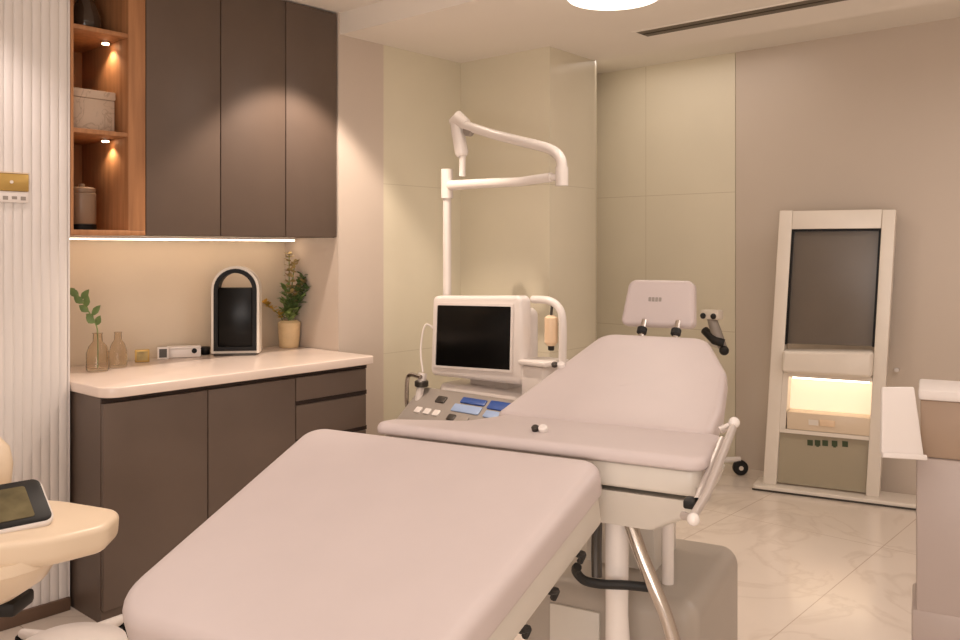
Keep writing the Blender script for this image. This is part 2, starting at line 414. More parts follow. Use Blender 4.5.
# black arched appliance
t = thing('arched_appliance', 'black arch-shaped countertop appliance with beige rim and open handle', 'appliance', (-3.68, 2.40, ZC), R(48))
def arch(w, h, n=16):
    r = w; return [(-w, 0), (w, 0)] + [(w*math.cos(a), h - r + r*math.sin(a)) for a in [math.pi*k/n for k in range(n+1)]]
ow, oh = 0.113, 0.43
# local: plate drawn in x,z facing -y; box depth .12
def ring_prism(outer, inner, y0, y1):
    b = nb(); n = len(outer)
    v = [[b.verts.new((p[0], yy, p[1])) for p in poly] for poly in (outer, inner) for yy in (y0, y1)]
    of, ob, inf, inb = v
    for k in range(n):
        j = (k+1) % n
        b.faces.new((of[k], of[j], inf[j], inf[k])); b.faces.new((ob[k], inb[k], inb[j], ob[j]))
        b.faces.new((of[k], ob[k], ob[j], of[j])); b.faces.new((inf[k], inf[j], inb[j], inb[k]))
    return b
sh = lambda pts, dz: [(x, z + dz) for x, z in pts]
o1 = arch(ow, oh - 0.01); i1 = sh(arch(ow - 0.012, oh - 0.034), 0.012)
link('rim', ring_prism(sh(o1, 0.01), sh(i1, 0.01), -0.035, 0.06), M['silver'], t)
o2 = sh(arch(ow - 0.0125, oh - 0.035), 0.022); i2 = sh(arch(ow - 0.032, oh - 0.075), 0.042)
link('handle', ring_prism(o2, i2, -0.045, 0.05), M['black'], t)
link('front_panel', B(-0.0808, 0.0808, -0.04, 0.045, 0.042, 0.325, bev=0.006), M['screen'], t)
link('base', B(-0.10, 0.10, -0.05, 0.06, 0, 0.0098, bev=0.003), M['darkgrey'], t)
# ceramic vase and bouquet
prof = [(0, 0), (0.046, 0)]; prof += [(0.050 + 0.004*(k/6) + 0.0015*(k % 2), 0.005 + 0.125*k/12) for k in range(13)]
prof += [(0.044, 0.138), (0.040, 0.142), (0.036, 0.14), (0.044, 0.12), (0.044, 0.01), (0, 0.008)]
VP = Vector((-3.74, 2.755, ZC))
single('ceramic_vase', lathe(nb(), prof), M['ceramic'], 'ribbed cream ceramic vase of green stems at the far counter end', 'vase', VP)
def leaf(bm, base, d, L, wd, up=Vector((0, 0, 1))):
    d = d.normalized(); s = d.cross(up)
    s = s.normalized() if s.length > 1e-3 else Vector((1, 0, 0)); nrm = s.cross(d).normalized()
    top, bot = [], []
    P = [(0, 0), (.25, .7), (.5, 1), (.75, .65), (1, 0)]
    rowc = [bm.verts.new(base + d*L*a + nrm*(L*0.12*math.sin(a*3.1))) for a, _ in P]
    l = [bm.verts.new(base + d*L*a + s*wd*w + nrm*(L*.12*math.sin(a*3.1)-wd*.25*w)) for a, w in P[1:4]]
    r = [bm.verts.new(base + d*L*a - s*wd*w + nrm*(L*.12*math.sin(a*3.1)-wd*.25*w)) for a, w in P[1:4]]
    for side in (l, r):
        bm.faces.new((rowc[0], rowc[1], side[0])); bm.faces.new((rowc[1], rowc[2], side[1], side[0]))
        bm.faces.new((rowc[2], rowc[3], side[2], side[1])); bm.faces.new((rowc[3], rowc[4], side[2]))
t = thing('plant_bouquet', 'bunch of green stems with olive and yellow blossoms in the ceramic vase', 'plant', VP + Vector((0, 0, 0.012)))
rnd = random.Random(3)
vx = Vector((0.752, 0.659, 0))     # direction to the right along the counter view
stems = [((0.00, 0.0, 0.47), 'dry'), ((0.07, 0.02, 0.36), 'leaf'), ((0.10, -0.01, 0.30), 'leaf'), ((-0.02, 0.02, 0.30), 'leaf_dark'), ((0.03, -0.02, 0.24), 'leaf_dark'), ((-0.13, 0.0, 0.22), 'flower'), ((0.07, 0.0, 0.33), 'dry'), ((0.03, 0.0, 0.43), 'dry')]
for (ox, oy, oz), kind in stems:
    tip = vx * ox + Vector((-0.659, 0.752, 0)) * oy * 0.5 + Vector((0, 0, oz))
    base = Vector((tip.x*0.12, tip.y*0.12, 0))
    mid = base.lerp(tip, 0.5) + Vector((0, 0, 0.03)) - vx*ox*0.25
    P = catmull([base, mid, tip], 8)
    st = link('stem', tube(nb(), P, [0.0025]*16 + [0.0012], 6), M['leaf_dark'], t)
    b = nb()
    for k in range(8, 17):
        for q in range(5):
            if P[k].z < 0.14: continue
            a = rnd.uniform(0, 6.28); dd = Vector((math.cos(a), math.sin(a), rnd.uniform(0.0, 0.9)))
            if kind in ('dry', 'flower'): leaf(b, P[k], dd, rnd.uniform(0.025, 0.04), 0.010)
            else: leaf(b, P[k], dd, rnd.uniform(0.035, 0.06), 0.012)
    link('leaves' if kind.startswith('leaf') else 'blossoms', b, M[kind], st)
# filler foliage low in the bunch
b = nb()
for k in range(60):
    a = rnd.uniform(0, 6.28); rr = rnd.uniform(0, 0.045)
    leaf(b, Vector((rr*math.cos(a), rr*math.sin(a), rnd.uniform(0.13, 0.23))), Vector((math.cos(a), math.sin(a), rnd.uniform(.3, 1.2))), rnd.uniform(.03, .05), .012)
link('foliage', b, M['leaf_dark'], t)
# clear vase with sprig
VG = Vector((-3.62, 1.69, ZC))
bp = [(0, 0), (0.040, 0), (0.046, 0.008), (0.046, 0.075), (0.036, 0.105), (0.020, 0.125), (0.018, 0.155), (0.022, 0.16), (0.018, 0.161), (0.015, 0.155), (0.017, 0.127), (0.033, 0.104), (0.042, 0.074), (0.042, 0.012), (0, 0.009)]
single('glass_bottle', lathe(nb(), bp), M['glass'], 'clear glass bottle vase holding a green sprig beside the fluted wall', 'vase', VG)
VG2 = VG + Vector((-0.055, 0.115, 0))
bp2 = [(r*0.8, z*0.95) for r, z in bp]
single('glass_bottle', lathe(nb(), bp2), M['glass'], 'empty clear glass bottle next to the sprig vase', 'vase', VG2)
t = thing('leafy_sprig', 'single green leafy sprig leaning out of the clear glass bottle', 'plant', VG + Vector((0, 0, 0.012)))
P = catmull([Vector((0.0, 0, 0)), Vector((0, 0, 0.12)), vx*(-0.01) + Vector((0, 0, 0.19)), vx*(-0.085) + Vector((0, 0, 0.31))], 8)
link('stem', tube(nb(), P, [0.0028]*24 + [0.0015], 6), M['leaf_dark'], t)
b = nb()
for k, sgn, L in ((15, 1, .05), (17, -1, .04), (18, 1, .06), (19, -1, .05), (20, 1, .06), (21, -1, .05), (22, 1, .055), (23, -1, .05), (24, -1, .05), (16, -1, .045)):
    leaf(b, P[k], vx*sgn*0.7 + Vector((0, 0, 0.7)) + vx*(-0.3) + Vector((rnd.uniform(-.3, .3), rnd.uniform(-.3, .3), 0)), L, 0.016, up=Vector((.659, -.752, .4)))
link('leaves', b, M['leaf'], t)
# small framed things
RZ = R(62)
def cardframe(loc, w, h, fm, im, lab, name, cat, d=0.02):
    t = thing(name, lab, cat, loc, RZ)
    b = nb(); box(b, -w/2, w/2, -d/2, d/2, 0, h, bev=0.002)
    link('frame', b, fm, t)
    link('face', B(-w/2 + 0.008, w/2 - 0.008, -d/2 - 0.0015, -d/2 - 0.0002, 0.008, h - 0.008), im, t)
    return t
cardframe((-3.76, 1.96, ZC), 0.062, 0.056, M['gold'], M['dry'], 'small gold frame standing on the counter near the glass bottles', 'picture_stand', 'frame')
cardframe((-3.785, 2.075, ZC), 0.050, 0.056, M['white'], M['darkgrey'], 'small white frame with dark picture between gold frame and white tray', 'picture_stand', 'frame')
t = thing('cosmetic_box', 'low white box with dark dot on its front left of the black appliance', 'box', (-3.79, 2.185, ZC), RZ)
link('box_body', B(-0.075, 0.075, -0.03, 0.03, 0, 0.040, bev=0.004), M['white'], t)
link('lid', B(-0.076, 0.076, -0.031, 0.031, 0.0402, 0.052, bev=0.003), M['white'], t)
link('clasp', disc(nb(), (0.045, -0.033, 0.03), (0, 1, 0), 0.012, 0.004), M['black'], t)
t = thing('small_jar', 'small black jar close to the left foot of the arched appliance', 'jar', (-3.80, 2.302, ZC))
link('jar_body', lathe(nb(), [(0, 0), (0.022, 0), (0.024, 0.004), (0.024, 0.022), (0, 0.022)]), M['black'], t)
link('lid', lathe(nb(), [(0, 0.0222), (0.025, 0.0222), (0.025, 0.034), (0.022, 0.037), (0, 0.037)]), M['rubber'], t)

# ================================================================== plate on the fluted wall
t = thing('wall_plate', 'gold switch plate with white strip beneath on the fluted wall', 'wall plate', (XW + 0.0005, 1.25, 1.613))
link('gold_plate', B(0, 0.012, -0.09, 0.082, -0.003, 0.062, bev=0.003), M['gold'], t)
link('rim', B(0.0, 0.013, -0.09, 0.082, 0.0625, 0.067), M['cream'], t)
link('knob', disc(nb(), (0.013, 0.02, 0.03), (1, 0, 0), 0.006, 0.006), M['silver'], t)
link('white_strip', B(0, 0.008, -0.09, 0.082, -0.045, -0.004, bev=0.002), M['white'], t)
for k in range(5):
    link('mark', B(0.0081, 0.009, -0.07 + 0.031*k, -0.052 + 0.031*k, -0.036 + 0.003*(k % 2), -0.022), M['grey'], t)

# ================================================================== treatment bed
BA = R(13.3)
bed = thing('treatment_bed', 'pale pink adjustable treatment bed with raised headrest, wide seat and lowered leg section', 'bed', (-1.371, 1.679, 0), BA)
sl = math.atan(0.292); LT = T((0, -0.03, 0.912)) @ Matrix.Rotation(sl, 4, 'X')
Lp = [(-0.522, -0.795), (0.205, -0.80), (0.262, 0), (-0.602, 0)]
leg = link('leg_cushion', slab(nb(), Lp, [0.13, 0.08, 0.05, 0.06], -0.075, 0, er=0.028, er0=0.012, es=6, mtx=LT, dome=0.004), M['leather'], bed)
ins = [(-0.50, -0.775), (0.192, -0.78), (0.248, -0.012), (-0.585, -0.012)]
link('leg_frame', slab(nb(), ins, [0.12, 0.07, 0.03, 0.05], -0.155, -0.077, er=0.004, er0=0.01, es=3, mtx=LT), M['shell'], bed)
for x, s in ((0.205, -0.13), (0.195, -0.27), (0.185, -0.40)):
    link('bracket', tube(nb(), [LT @ Vector((x, s, -0.15)), LT @ Vector((x+0.012, s, -0.175)), LT @ Vector((x+0.012, s+0.035, -0.20)), LT @ Vector((x, s+0.04, -0.225))], 0.008, 8, True, 5), M['rubber'], bed)
seatp = [(-0.425, 0.0), (0.481, 0.0), (0.47, 0.30), (-0.14, 0.30), (-0.21, 0.15), (-0.40, 0.075)]
link('seat_cushion', slab(nb(), seatp, [0.03, 0.04, 0.06, 0.03, 0.05, 0.03], 0.896, 0.927, er=0.018, er0=0.008, es=6), M['leather'], bed)
link('seat_shell', slab(nb(), [(-0.40, 0.012), (0.468, 0.012), (0.455, 0.30), (-0.12, 0.29), (-0.19, 0.14), (-0.38, 0.065)], [0.02, 0.03, 0.05, 0.03, 0.04, 0.02], 0.835, 0.894, er=0.004, er0=0.01, es=3), M['shell'], bed)
# tapered under-shell
b = nb()
top = [(-0.24, 0.02), (0.46, 0.02), (0.44, 0.42), (-0.06, 0.40)]; bot = [(0.02, 0.05), (0.36, 0.05), (0.34, 0.36), (0.02, 0.36)]
mid = [(-0.20, 0.03), (0.455, 0.03), (0.43, 0.40), (-0.04, 0.39)]
lv = [(top, 0.824), (mid, 0.79), (bot, 0.735)]
rings = [[b.verts.new((p.x, p.y, z)) for p in round_poly(pl, 0.03, 4)] for pl, z in lv]
for r0, r1 in zip(rings, rings[1:]):
    n = len(r0)
    for k in range(n): b.faces.new((r0[k], r0[(k+1) % n], r1[(k+1) % n], r1[k]))
b.faces.new(rings[0]); b.faces.new(rings[-1][::-1])
link('under_shell', b, M['shell'], bed)
# back section
bsl = math.atan(0.196/0.5); BT = T((0.142, 0.262, 0.930)) @ Matrix.Rotation(bsl, 4, 'X'); bl = 0.50/math.cos(bsl)
Bp = [(-0.325, 0.0), (0.29, 0.0), (0.292, bl*0.25), (0.265, bl*0.62), (0.165, bl), (-0.175, bl)]
link('back_cushion', slab(nb(), Bp, [0.02, 0.03, 0.15, 0.15, 0.07, 0.07], -0.06, 0, er=0.022, er0=0.01, es=6, mtx=BT, dome=0.003), M['leather'], bed)
link('back_shell', slab(nb(), [(x*0.95, 0.02 + y*0.94) for x, y in Bp], [0.02, 0.03, 0.15, 0.15, 0.07, 0.07], -0.105, -0.062, er=0.004, er0=0.015, es=3, mtx=BT), M['shell'], bed)
# headrest
HT = T((0.128, 0.82, 1.146)) @ Matrix.Rotation(R(76), 4, 'X')
hr = link('headrest', slab(nb(), [(-0.125, 0), (0.122, 0), (0.112, 0.155), (-0.105, 0.155)], [0.02, 0.02, 0.025, 0.03], -0.05, 0.0, er=0.014, es=5, mtx=HT), M['leather'], bed)
for k in range(4):
    link('emblem', slab(nb(), [(-0.0045, -0.007), (0.0045, -0.007), (0.0045, 0.007), (-0.0045, 0.007)], 0.002, 0.0, 0.0015, er=0, er0=0, mtx=HT @ T((-0.028 + 0.0115*k, 0.088, 0))), M['grey'], hr)
for x in (0.093, 0.204):
    p = link('headrest_post', tube(nb(), [(x, 0.735, 1.07), (x, 0.805, 1.165)], 0.009, 10), M['chrome'], bed)
    link('collar', disc(nb(), (x, 0.778, 1.133), (0, 0.6, 0.8), 0.016, 0.022, bev=0.003), M['rubber'], p)
# hinge bolts beside seat and back
for (x, y, z) in ((0.044, 0.10, 0.935), (-0.085, 0.53, 1.04)):
    bt = link('hinge_bolt', disc(nb(), (x, y, z), (0, -0.5, 1), 0.012, 0.018, bev=0.003), M['white_metal'], bed)
    link('bolt_cap', disc(nb(), (x - 0.022, y, z), (0, -0.5, 1), 0.010, 0.014, bev=0.003), M['darkgrey'], bt)
# side rail
rail = link('side_rail', tube(nb(), [(0.47, 0.20, 0.955), (0.500, 0.215, 0.970), (0.503, 0.19, 0.965), (0.503, -0.075, 0.872), (0.495, -0.16, 0.845), (0.47, -0.14, 0.84)], 0.0095, 10), M['rail'], bed)
link('rail_tube', tube(nb(), [(0.482, 0.17, 0.94), (0.482, -0.07, 0.855), (0.465, 0.02, 0.85)], 0.0085, 10), M['rail'], rail)
for p in ((0.503, 0.207, 0.976), (0.497, -0.163, 0.842)):
    link('end_cap', ball(nb(), p, 0.0135), M['white_metal'], rail)
link('rail_bracket', B(0.455, 0.482, -0.09, -0.05, 0.838, 0.858, bev=0.005), M['rubber'], rail)
# column, post, tube
link('column', tube(nb(), [(0.242, 0.10, 0.78), (0.242, 0.10, 0.50), (0.246, 0.10, 0.36), (0.25, 0.10, 0.05)], [0.030, 0.028, 0.033, 0.055], 18), M['white_metal'], bed)
link('support_post', tube(nb(), [(0.313, 0.30, 0.74), (0.313, 0.30, 0.50)], 0.016, 12), M['white_metal'], bed)
link('curved_strut', tube(nb(), [(0.281, 0.075, 0.745), (0.312, 0.06, 0.68), (0.352, 0.05, 0.60), (0.386, 0.05, 0.52), (0.408, 0.05, 0.43), (0.42, 0.06, 0.25), (0.41, 0.10, 0.06)], 0.017, 12, True, 6), M['chrome'], bed)
# pedestal
ped = link('pedestal', slab(nb(), [(-0.06, 0.18), (0.42, 0.18), (0.42, 0.70), (-0.06, 0.70)], [0.05]*4, 0.05, 0.52, er=0.05, er0=0.01, es=6), M['pedestal'], bed)
link('lift_column', B(0.06, 0.26, 0.36, 0.58, 0.50, 0.83, bev=0.01), M['shell'], bed)
link('base_plate', slab(nb(), [(-0.28, -0.02), (0.47, -0.02), (0.47, 0.80), (-0.28, 0.80)], [0.06]*4, 0.0, 0.05, er=0.015, er0=0.003, es=4), M['shell'], bed)
link('access_panel', B(0.03, 0.17, 0.172, 0.182, 0.12, 0.46, bev=0.004), M['shell'], ped)
link('step_bar', tube(nb(), [(0.186, -0.02, 0.645), (0.178, -0.01, 0.63), (0.19, 0.01, 0.604), (0.225, 0.03, 0.594), (0.29, 0.06, 0.592), (0.345, 0.08, 0.588)], 0.011, 10, True, 5), M['rubber'], bed)
link('lever', tube(nb(), [(0.205, 0.06, 0.735), (0.207, 0.05, 0.66), (0.212, 0.04, 0.605)], 0.013, 10), M['darkgrey'], bed)

# ================================================================== imaging trolley with screen
DX, DY = -2.71, 3.05
dev = thing('imaging_trolley', 'white medical device trolley with black screen and folding arm behind the bed', 'medical device', (DX, DY, 0))
def dl(x, z, y=0): return (x - DX, y, z)
# monitor: slightly tapering box
mon = link('monitor', slab(nb(), [(-0.292, 0.775), (0.29, 0.785), (0.278, 1.185), (-0.276, 1.165)], [0.03]*4, -0.075, 0.0, er=0.018, er0=0.01, es=5, mtx=XY), M['white'], dev)
link('housing', slab(nb(), [(-0.22, 0.82), (0.20, 0.83), (0.20, 1.12), (-0.22, 1.11)], [0.04]*4, -0.26, -0.0755, er=0.0, er0=0.05, es=5, mtx=XY), M['white'], mon)
link('screen', slab(nb(), [(-0.250, 0.828), (0.218, 0.848), (0.226, 1.135), (-0.236, 1.122)], 0.008, 0.0005, 0.003, er=0.001, er0=0, es=2, mtx=XY), M['screen'], mon)
link('bezel', ring_prism([(-0.262, 0.818), (0.230, 0.838), (0.238, 1.147), (-0.248, 1.134)], [(-0.2501, 0.8279), (0.2181, 0.8479), (0.2261, 1.1351), (-0.2361, 1.1221)], -0.006, 0.001), M['white'], mon)
# body
bod = link('body', slab(nb(), [(-0.27, 0.02), (0.27, 0.02), (0.27, 0.56), (-0.27, 0.56)], 0.05, 0.10, 0.74, er=0.03, es=4), M['white'], dev)
link('neck', B(-0.12, 0.12, 0.10, 0.28, 0.735, 0.80, bev=0.01), M['white'], dev)
# control panel: tilted console in front
KT = T((0, -0.14, 0.60)) @ Matrix.Rotation(R(38), 4, 'X')
con = link('console', slab(nb(), [(-0.36, -0.12), (0.33, -0.12), (0.33, 0.19), (-0.36, 0.19)], [0.05]*4, -0.05, 0.0, er=0.012, es=4, mtx=KT), M['grey'], dev)
def key(x0, x1, y0, y1, m, h=0.006): link('key', slab(nb(), [(x0, y0), (x1, y0), (x1, y1), (x0, y1)], 0.006, 0.0003, h, er=0.002, er0=0, es=2, mtx=KT), m, con)
key(-0.05, 0.10, 0.12, 0.155, M['blue']); key(0.12, 0.27, 0.11, 0.16, M['blue']); key(0.13, 0.22, 0.06, 0.10, M['lightblue']); key(0.23, 0.28, 0.05, 0.10, M['blue'])
key(-0.20, -0.14, 0.10, 0.14, M['darkgrey']); key(-0.07, 0.10, 0.065, 0.11, M['lightblue'])
for x in (-0.06, 0.02, 0.08): key(x, x + 0.045, 0.01, 0.045, M['darkgrey'] if x < 0 else M['grey'])
for x in (-0.28, -0.22, -0.16): key(x, x + 0.04, 0.02, 0.055, M['white'])
for x in (0.13, 0.19): key(x, x + 0.045, 0.0, 0.035, M['lightblue'])
link('wrist_rest', tube(nb(), [KT @ Vector((-0.33, -0.13, 0.0)), KT @ Vector((0.30, -0.13, 0.0))], 0.022, 12), M['white'], con)
# left grab loop
link('grab_handle', tube(nb(), [dl(-3.015, 0.77, -0.05), dl(-3.085, 0.775, -0.05), dl(-3.110, 0.74, -0.05), dl(-3.110, 0.62, -0.05), dl(-3.075, 0.575, -0.05), dl(-3.005, 0.565, -0.05)], 0.011, 10, True, 5), M['chrome'], dev)
link('probe', tube(nb(), [dl(-3.030, 0.785, -0.02), dl(-3.030, 0.62, -0.06)], [0.022, 0.016], 12), M['white'], dev)
link('probe_holder', disc(nb(), dl(-3.030, 0.735, -0.03), (0, 0, 1), 0.034, 0.03, bev=0.004), M['darkgrey'], dev)
link('cable', tube(nb(), [dl(-3.030, 0.79, -0.02), dl(-3.065, 0.90, 0.0), dl(-3.055, 1.02, 0.03), dl(-2.985, 0.93, 0.08), dl(-2.98, 0.80, 0.12)], 0.005, 8, True, 8), M['white'], dev)
# right tube frame with hanging handpiece
link('side_tube', tube(nb(), [dl(-2.44, 1.165, 0.10), dl(-2.34, 1.165, 0.08), dl(-2.285, 1.14, 0.08), dl(-2.26, 1.08, 0.08), dl(-2.26, 0.90, 0.08), dl(-2.26, 0.76, 0.08), dl(-2.32, 0.70, 0.10), dl(-2.45, 0.68, 0.14)], 0.018, 12, True, 6), M['white'], dev)
hp = link('handpiece', tube(nb(), [dl(-2.315, 1.10, 0.07), dl(-2.315, 1.09, 0.07), dl(-2.315, 0.98, 0.07), dl(-2.315, 0.965, 0.07)], [0.015, 0.03, 0.03, 0.018], 14), M['hang'], dev)
link('hanger', tube(nb(), [dl(-2.315, 1.10, 0.07), dl(-2.315, 1.165, 0.08)], 0.006, 8), M['darkgrey'], hp)
link('nozzle', disc(nb(), dl(-2.315, 0.955, 0.07), (0, 0, 1), 0.014, 0.022, bev=0.003), M['rubber'], hp)
link('side_tray', B(0.275, 0.43, -0.02, 0.16, 0.88, 0.90, bev=0.006), M['white'], dev)
link('side_pod', B(0.275, 0.40, 0.0, 0.22, 0.70, 0.879, bev=0.02), M['white'], dev)
# pole and arm
AY = 0.12
def al(x, z, y=0): return (x*1.0393 - DX, y, 1.4 + (z - 1.4)*1.0393)
link('pole', tube(nb(), [al(-2.886, 1.14, AY), al(-2.886, 1.70, AY)], 0.021, 14), M['white_metal'], dev)
link('pole_joint', tube(nb(), [al(-2.886, 1.64, AY), al(-2.886, 1.78, AY)], 0.030, 14), M['white_metal'], dev)
link('lower_arm', tube(nb(), [al(-2.886, 1.70, AY), al(-2.70, 1.70, AY), al(-2.42, 1.695, AY - 0.02), al(-2.24, 1.705, AY - 0.03)], [0.026, 0.024, 0.022, 0.022], 12), M['white_metal'], dev)
ua = [al(-2.185, 1.67, AY - 0.03), al(-2.185, 1.74, AY - 0.03), al(-2.195, 1.785, AY - 0.03), al(-2.26, 1.83, AY - 0.02), al(-2.42, 1.875, AY - 0.01), al(-2.60, 1.925, AY), al(-2.78, 1.985, AY)]
link('upper_arm', tube(nb(), ua, 0.024, 12, True, 5), M['white_metal'], dev)
link('elbow_joint', tube(nb(), [al(-2.185, 1.665, AY - 0.03), al(-2.185, 1.745, AY - 0.03)], 0.029, 14), M['white_metal'], dev)
link('arm_link', tube(nb(), [al(-2.24, 1.705, AY - 0.03), al(-2.185, 1.70, AY - 0.03)], 0.016, 10), M['white_metal'], dev)
hd = link('arm_head', tube(nb(), [al(-2.85, 2.00, AY), al(-2.81, 2.015, AY), al(-2.76, 1.985, AY)], [0.025, 0.04, 0.026], 14), M['white_metal'], dev)
link('head_barrel', tube(nb(), [al(-2.825, 2.005, AY), al(-2.815, 1.95, AY), al(-2.79, 1.85, AY), al(-2.785, 1.835, AY)], [0.032, 0.033, 0.034, 0.024], 14), M['white_metal'], hd)
link('head_tip', tube(nb(), [al(-2.785, 1.84, AY), al(-2.787, 1.74, AY)], 0.016, 12), M['white_metal'], hd)
link('pivot', disc(nb(), al(-2.745, 1.955, AY), (0, 1, 0), 0.03, 0.03, bev=0.004), M['grey'], hd)
for x in (-0.23, 0.23):
    for yy in (0.06, 0.52):
        c = link('caster', disc(nb(), (x, yy, 0.045), (1, 0, 0), 0.045, 0.03, bev=0.006), M['rubber'], dev)
        link('caster_fork', B(x - 0.024, x + 0.024, yy - 0.02, yy + 0.02, 0.05, 0.105, bev=0.006), M['grey'], c)

# ================================================================== stand behind the bed
sx, sy = -2.54, 4.905
st = thing('instrument_stand', 'slim instrument stand with dark jointed head behind the headrest', 'stand', (sx, sy, 0))
link('pole', tube(nb(), [(0, 0, 0.10), (0, 0, 0.82)], 0.014, 12), M['white_metal'], st)
hd = link('head', tube(nb(), [(0.285, -0.185, 0.80), (0.24, -0.195, 0.90), (0.205, -0.195, 1.0)], [0.022, 0.034, 0.028], 12), M['grey'], st)
link('head_top', B(0.155, 0.265, -0.235, -0.155, 0.985, 1.04, bev=0.01), M['silver'], hd)
for x in (0.175, 0.24): link('head_socket', ball(nb(), (x, -0.238, 1.005), 0.017), M['rubber'], hd)
link('joint', tube(nb(), [(0.16, -0.185, 0.915), (0.24, -0.225, 0.865), (0.29, -0.205, 0.85)], 0.025, 12), M['rubber'], hd)
link('joint_knob', ball(nb(), (0.295, -0.215, 0.81), 0.028), M['rubber'], hd)
link('arm', tube(nb(), [(0, 0, 0.81), (0.15, -0.10, 0.83), (0.27, -0.185, 0.82)], 0.012, 10), M['white_metal'], st)
link('hub', lathe(nb(), [(0, 0.06), (0.05, 0.06), (0.05, 0.10), (0.025, 0.13), (0, 0.13)]), M['white_metal'], st)
for k in range(4):
    a = R(41.25 + 90*k); ca, sa = math.cos(a), math.sin(a); r = 0.28
    lg = link('leg', tube(nb(), [(0.03*ca, 0.03*sa, 0.085), (r*ca, r*sa, 0.10)], [0.02, 0.016], 10), M['white_metal'], st)
    cs = link('caster', disc(nb(), (r*ca, r*sa, 0.047), (-sa, ca, 0.0), 0.046, 0.04, bev=0.008), M['rubber'], lg)
    link('caster_hub', disc(nb(), (r*ca, r*sa, 0.047), (-sa, ca, 0), 0.014, 0.045), M['silver'], cs)

# ================================================================== kiosk device by the rear wall
ka = math.atan2(0.229, 0.973)
ks = thing('skin_analysis_kiosk', 'tall champagne kiosk with dark screen and glowing shelf against the rear wall', 'kiosk', (-2.135, 4.822, 0), ka)
KS = Matrix(((1, 0, 0.0583, 0), (0, 1, 0.0, 0), (0, 0, 1, 0), (0, 0, 0, 1)))     # leans slightly to the right
def kx(pts, y0, y1, name, m, par=ks, rad=0.0, er=0.0):
    return link(name, slab(nb(), pts, rad, -y1, -y0, er=er, er0=er, es=3, mtx=XY), m, par)
YF = 0.06; YB = 0.20
# frame as four members
def xs(x, z): return (x + 0.0583*(z - 0.07), z)
kx([xs(0.052, .03), xs(0.125, .03), xs(0.125, 1.615), xs(0.052, 1.615)], YF, YB, 'frame_post', M['silver'], rad=0.006, er=0.004)
kx([xs(0.600, .03), xs(0.668, .03), xs(0.660, 1.61), xs(0.592, 1.61)], YF, YB, 'frame_post', M['silver'], rad=0.006, er=0.004)
kx([xs(0.1255, 1.508), xs(0.591, 1.508), xs(0.591, 1.612), xs(0.1255, 1.612)], YF, YB, 'top_panel', M['silver'], rad=0.004, er=0.003)
kx([xs(0.1255, 0.845), xs(0.594, 0.855), xs(0.5915, 1.5075), xs(0.1255, 1.5075)], YF + 0.055, YB, 'screen', M['mirror_screen'])
kx([xs(0.1255, 0.845), xs(0.133, 0.845), xs(0.133, 1.5075), xs(0.1255, 1.5075)], YF + 0.004, YF + 0.0548, 'screen_surround', M['black'])
kx([xs(0.584, 0.855), xs(0.5935, 0.855), xs(0.591, 1.5075), xs(0.581, 1.5075)], YF + 0.004, YF + 0.0548, 'screen_surround', M['black'])
kx([xs(0.1335, 1.494), xs(0.5805, 1.494), xs(0.5805, 1.5075), xs(0.1335, 1.5075)], YF + 0.004, YF + 0.0548, 'screen_surround', M['black'])
led = link('ledge', slab(nb(), [(0.128 + .03, 0.690), (0.632, 0.690), (0.64, 0.835), (0.135 + .03, 0.815)], 0.02, -0.11, -0.005, er=0.02, er0=0.0, es=4, mtx=XY), M['silver'], ks)
NB = kx([xs(0.1255, 0.345), xs(0.598, 0.345), xs(0.596, 0.686), xs(0.1255, 0.686)], YB - 0.015, YB, 'niche_back', M['lit'])
kx([xs(0.1255, 0.36), xs(0.157, 0.36), xs(0.157, 0.684), xs(0.1255, 0.684)], YF, YB - 0.016, 'niche_side', M['silver'])
kx([xs(0.1575, 0.662), xs(0.595, 0.662), xs(0.595, 0.686), xs(0.1575, 0.686)], YF, YB - 0.016, 'niche_top', M['silver'])
link('niche_lamp', tube(nb(), [(0.21, 0.10, 0.654), (0.615, 0.10, 0.654)], 0.006, 8), M['tube'], ks)
shf = link('niche_shelf', B(0.182, 0.628, YF + 0.005, YB - 0.016, 0.36, 0.46, bev=0.004), M['cream'], ks)
link('shelf_handle', B(0.36, 0.44, YF - 0.004, YF + 0.0049, 0.395, 0.43, bev=0.003), M['hang'], shf)
link('shelf_recess', B(0.30, 0.352, YF - 0.001, YF + 0.0049, 0.395, 0.425), M['silver'], shf)
kx([xs(0.1255, 0.338), xs(0.598, 0.338), xs(0.598, 0.359), xs(0.1255, 0.359)], YF, YB - 0.016, 'lower_rail', M['silver'])
gp = kx([xs(0.1255, 0.04), xs(0.5995, 0.04), xs(0.5985, 0.337), xs(0.1255, 0.337)], YF + 0.03, YF + 0.05, 'lower_panel', M['glasspane'])
for i, x in enumerate((0.29, 0.33, 0.37, 0.42, 0.475)):
    z = 0.272 + 0.003*i
    b = nb(); box(b, x, x + 0.03, YF + 0.0275, YF + 0.0298, z, z + 0.032)
    if i in (1, 3): box(b, x + 0.008, x + 0.022, YF + 0.0272, YF + 0.0298, z - 0.006, z + 0.006)
    link('marking', b, M['greenmark'], gp)
link('base_plate', slab(nb(), [(0.0, 0.0), (0.857, 0.0), (0.857, 0.215), (0.0, 0.215)], 0.02, 0.0, 0.03, er=0.006, es=3), M['silver'], ks)
link('base_trim', B(0.001, 0.855, -0.004, -0.0005, 0.003, 0.012), M['darkgrey'], ks)

# small knob on rear wall
single('wall_button', disc(nb(), (0, 0, 0), (0, 1, 0), 0.013, 0.02, bev=0.004), M['white'], 'small round white button on the rear wall right of the kiosk', 'button', (-1.478, YR - 0.0105, 0.707))

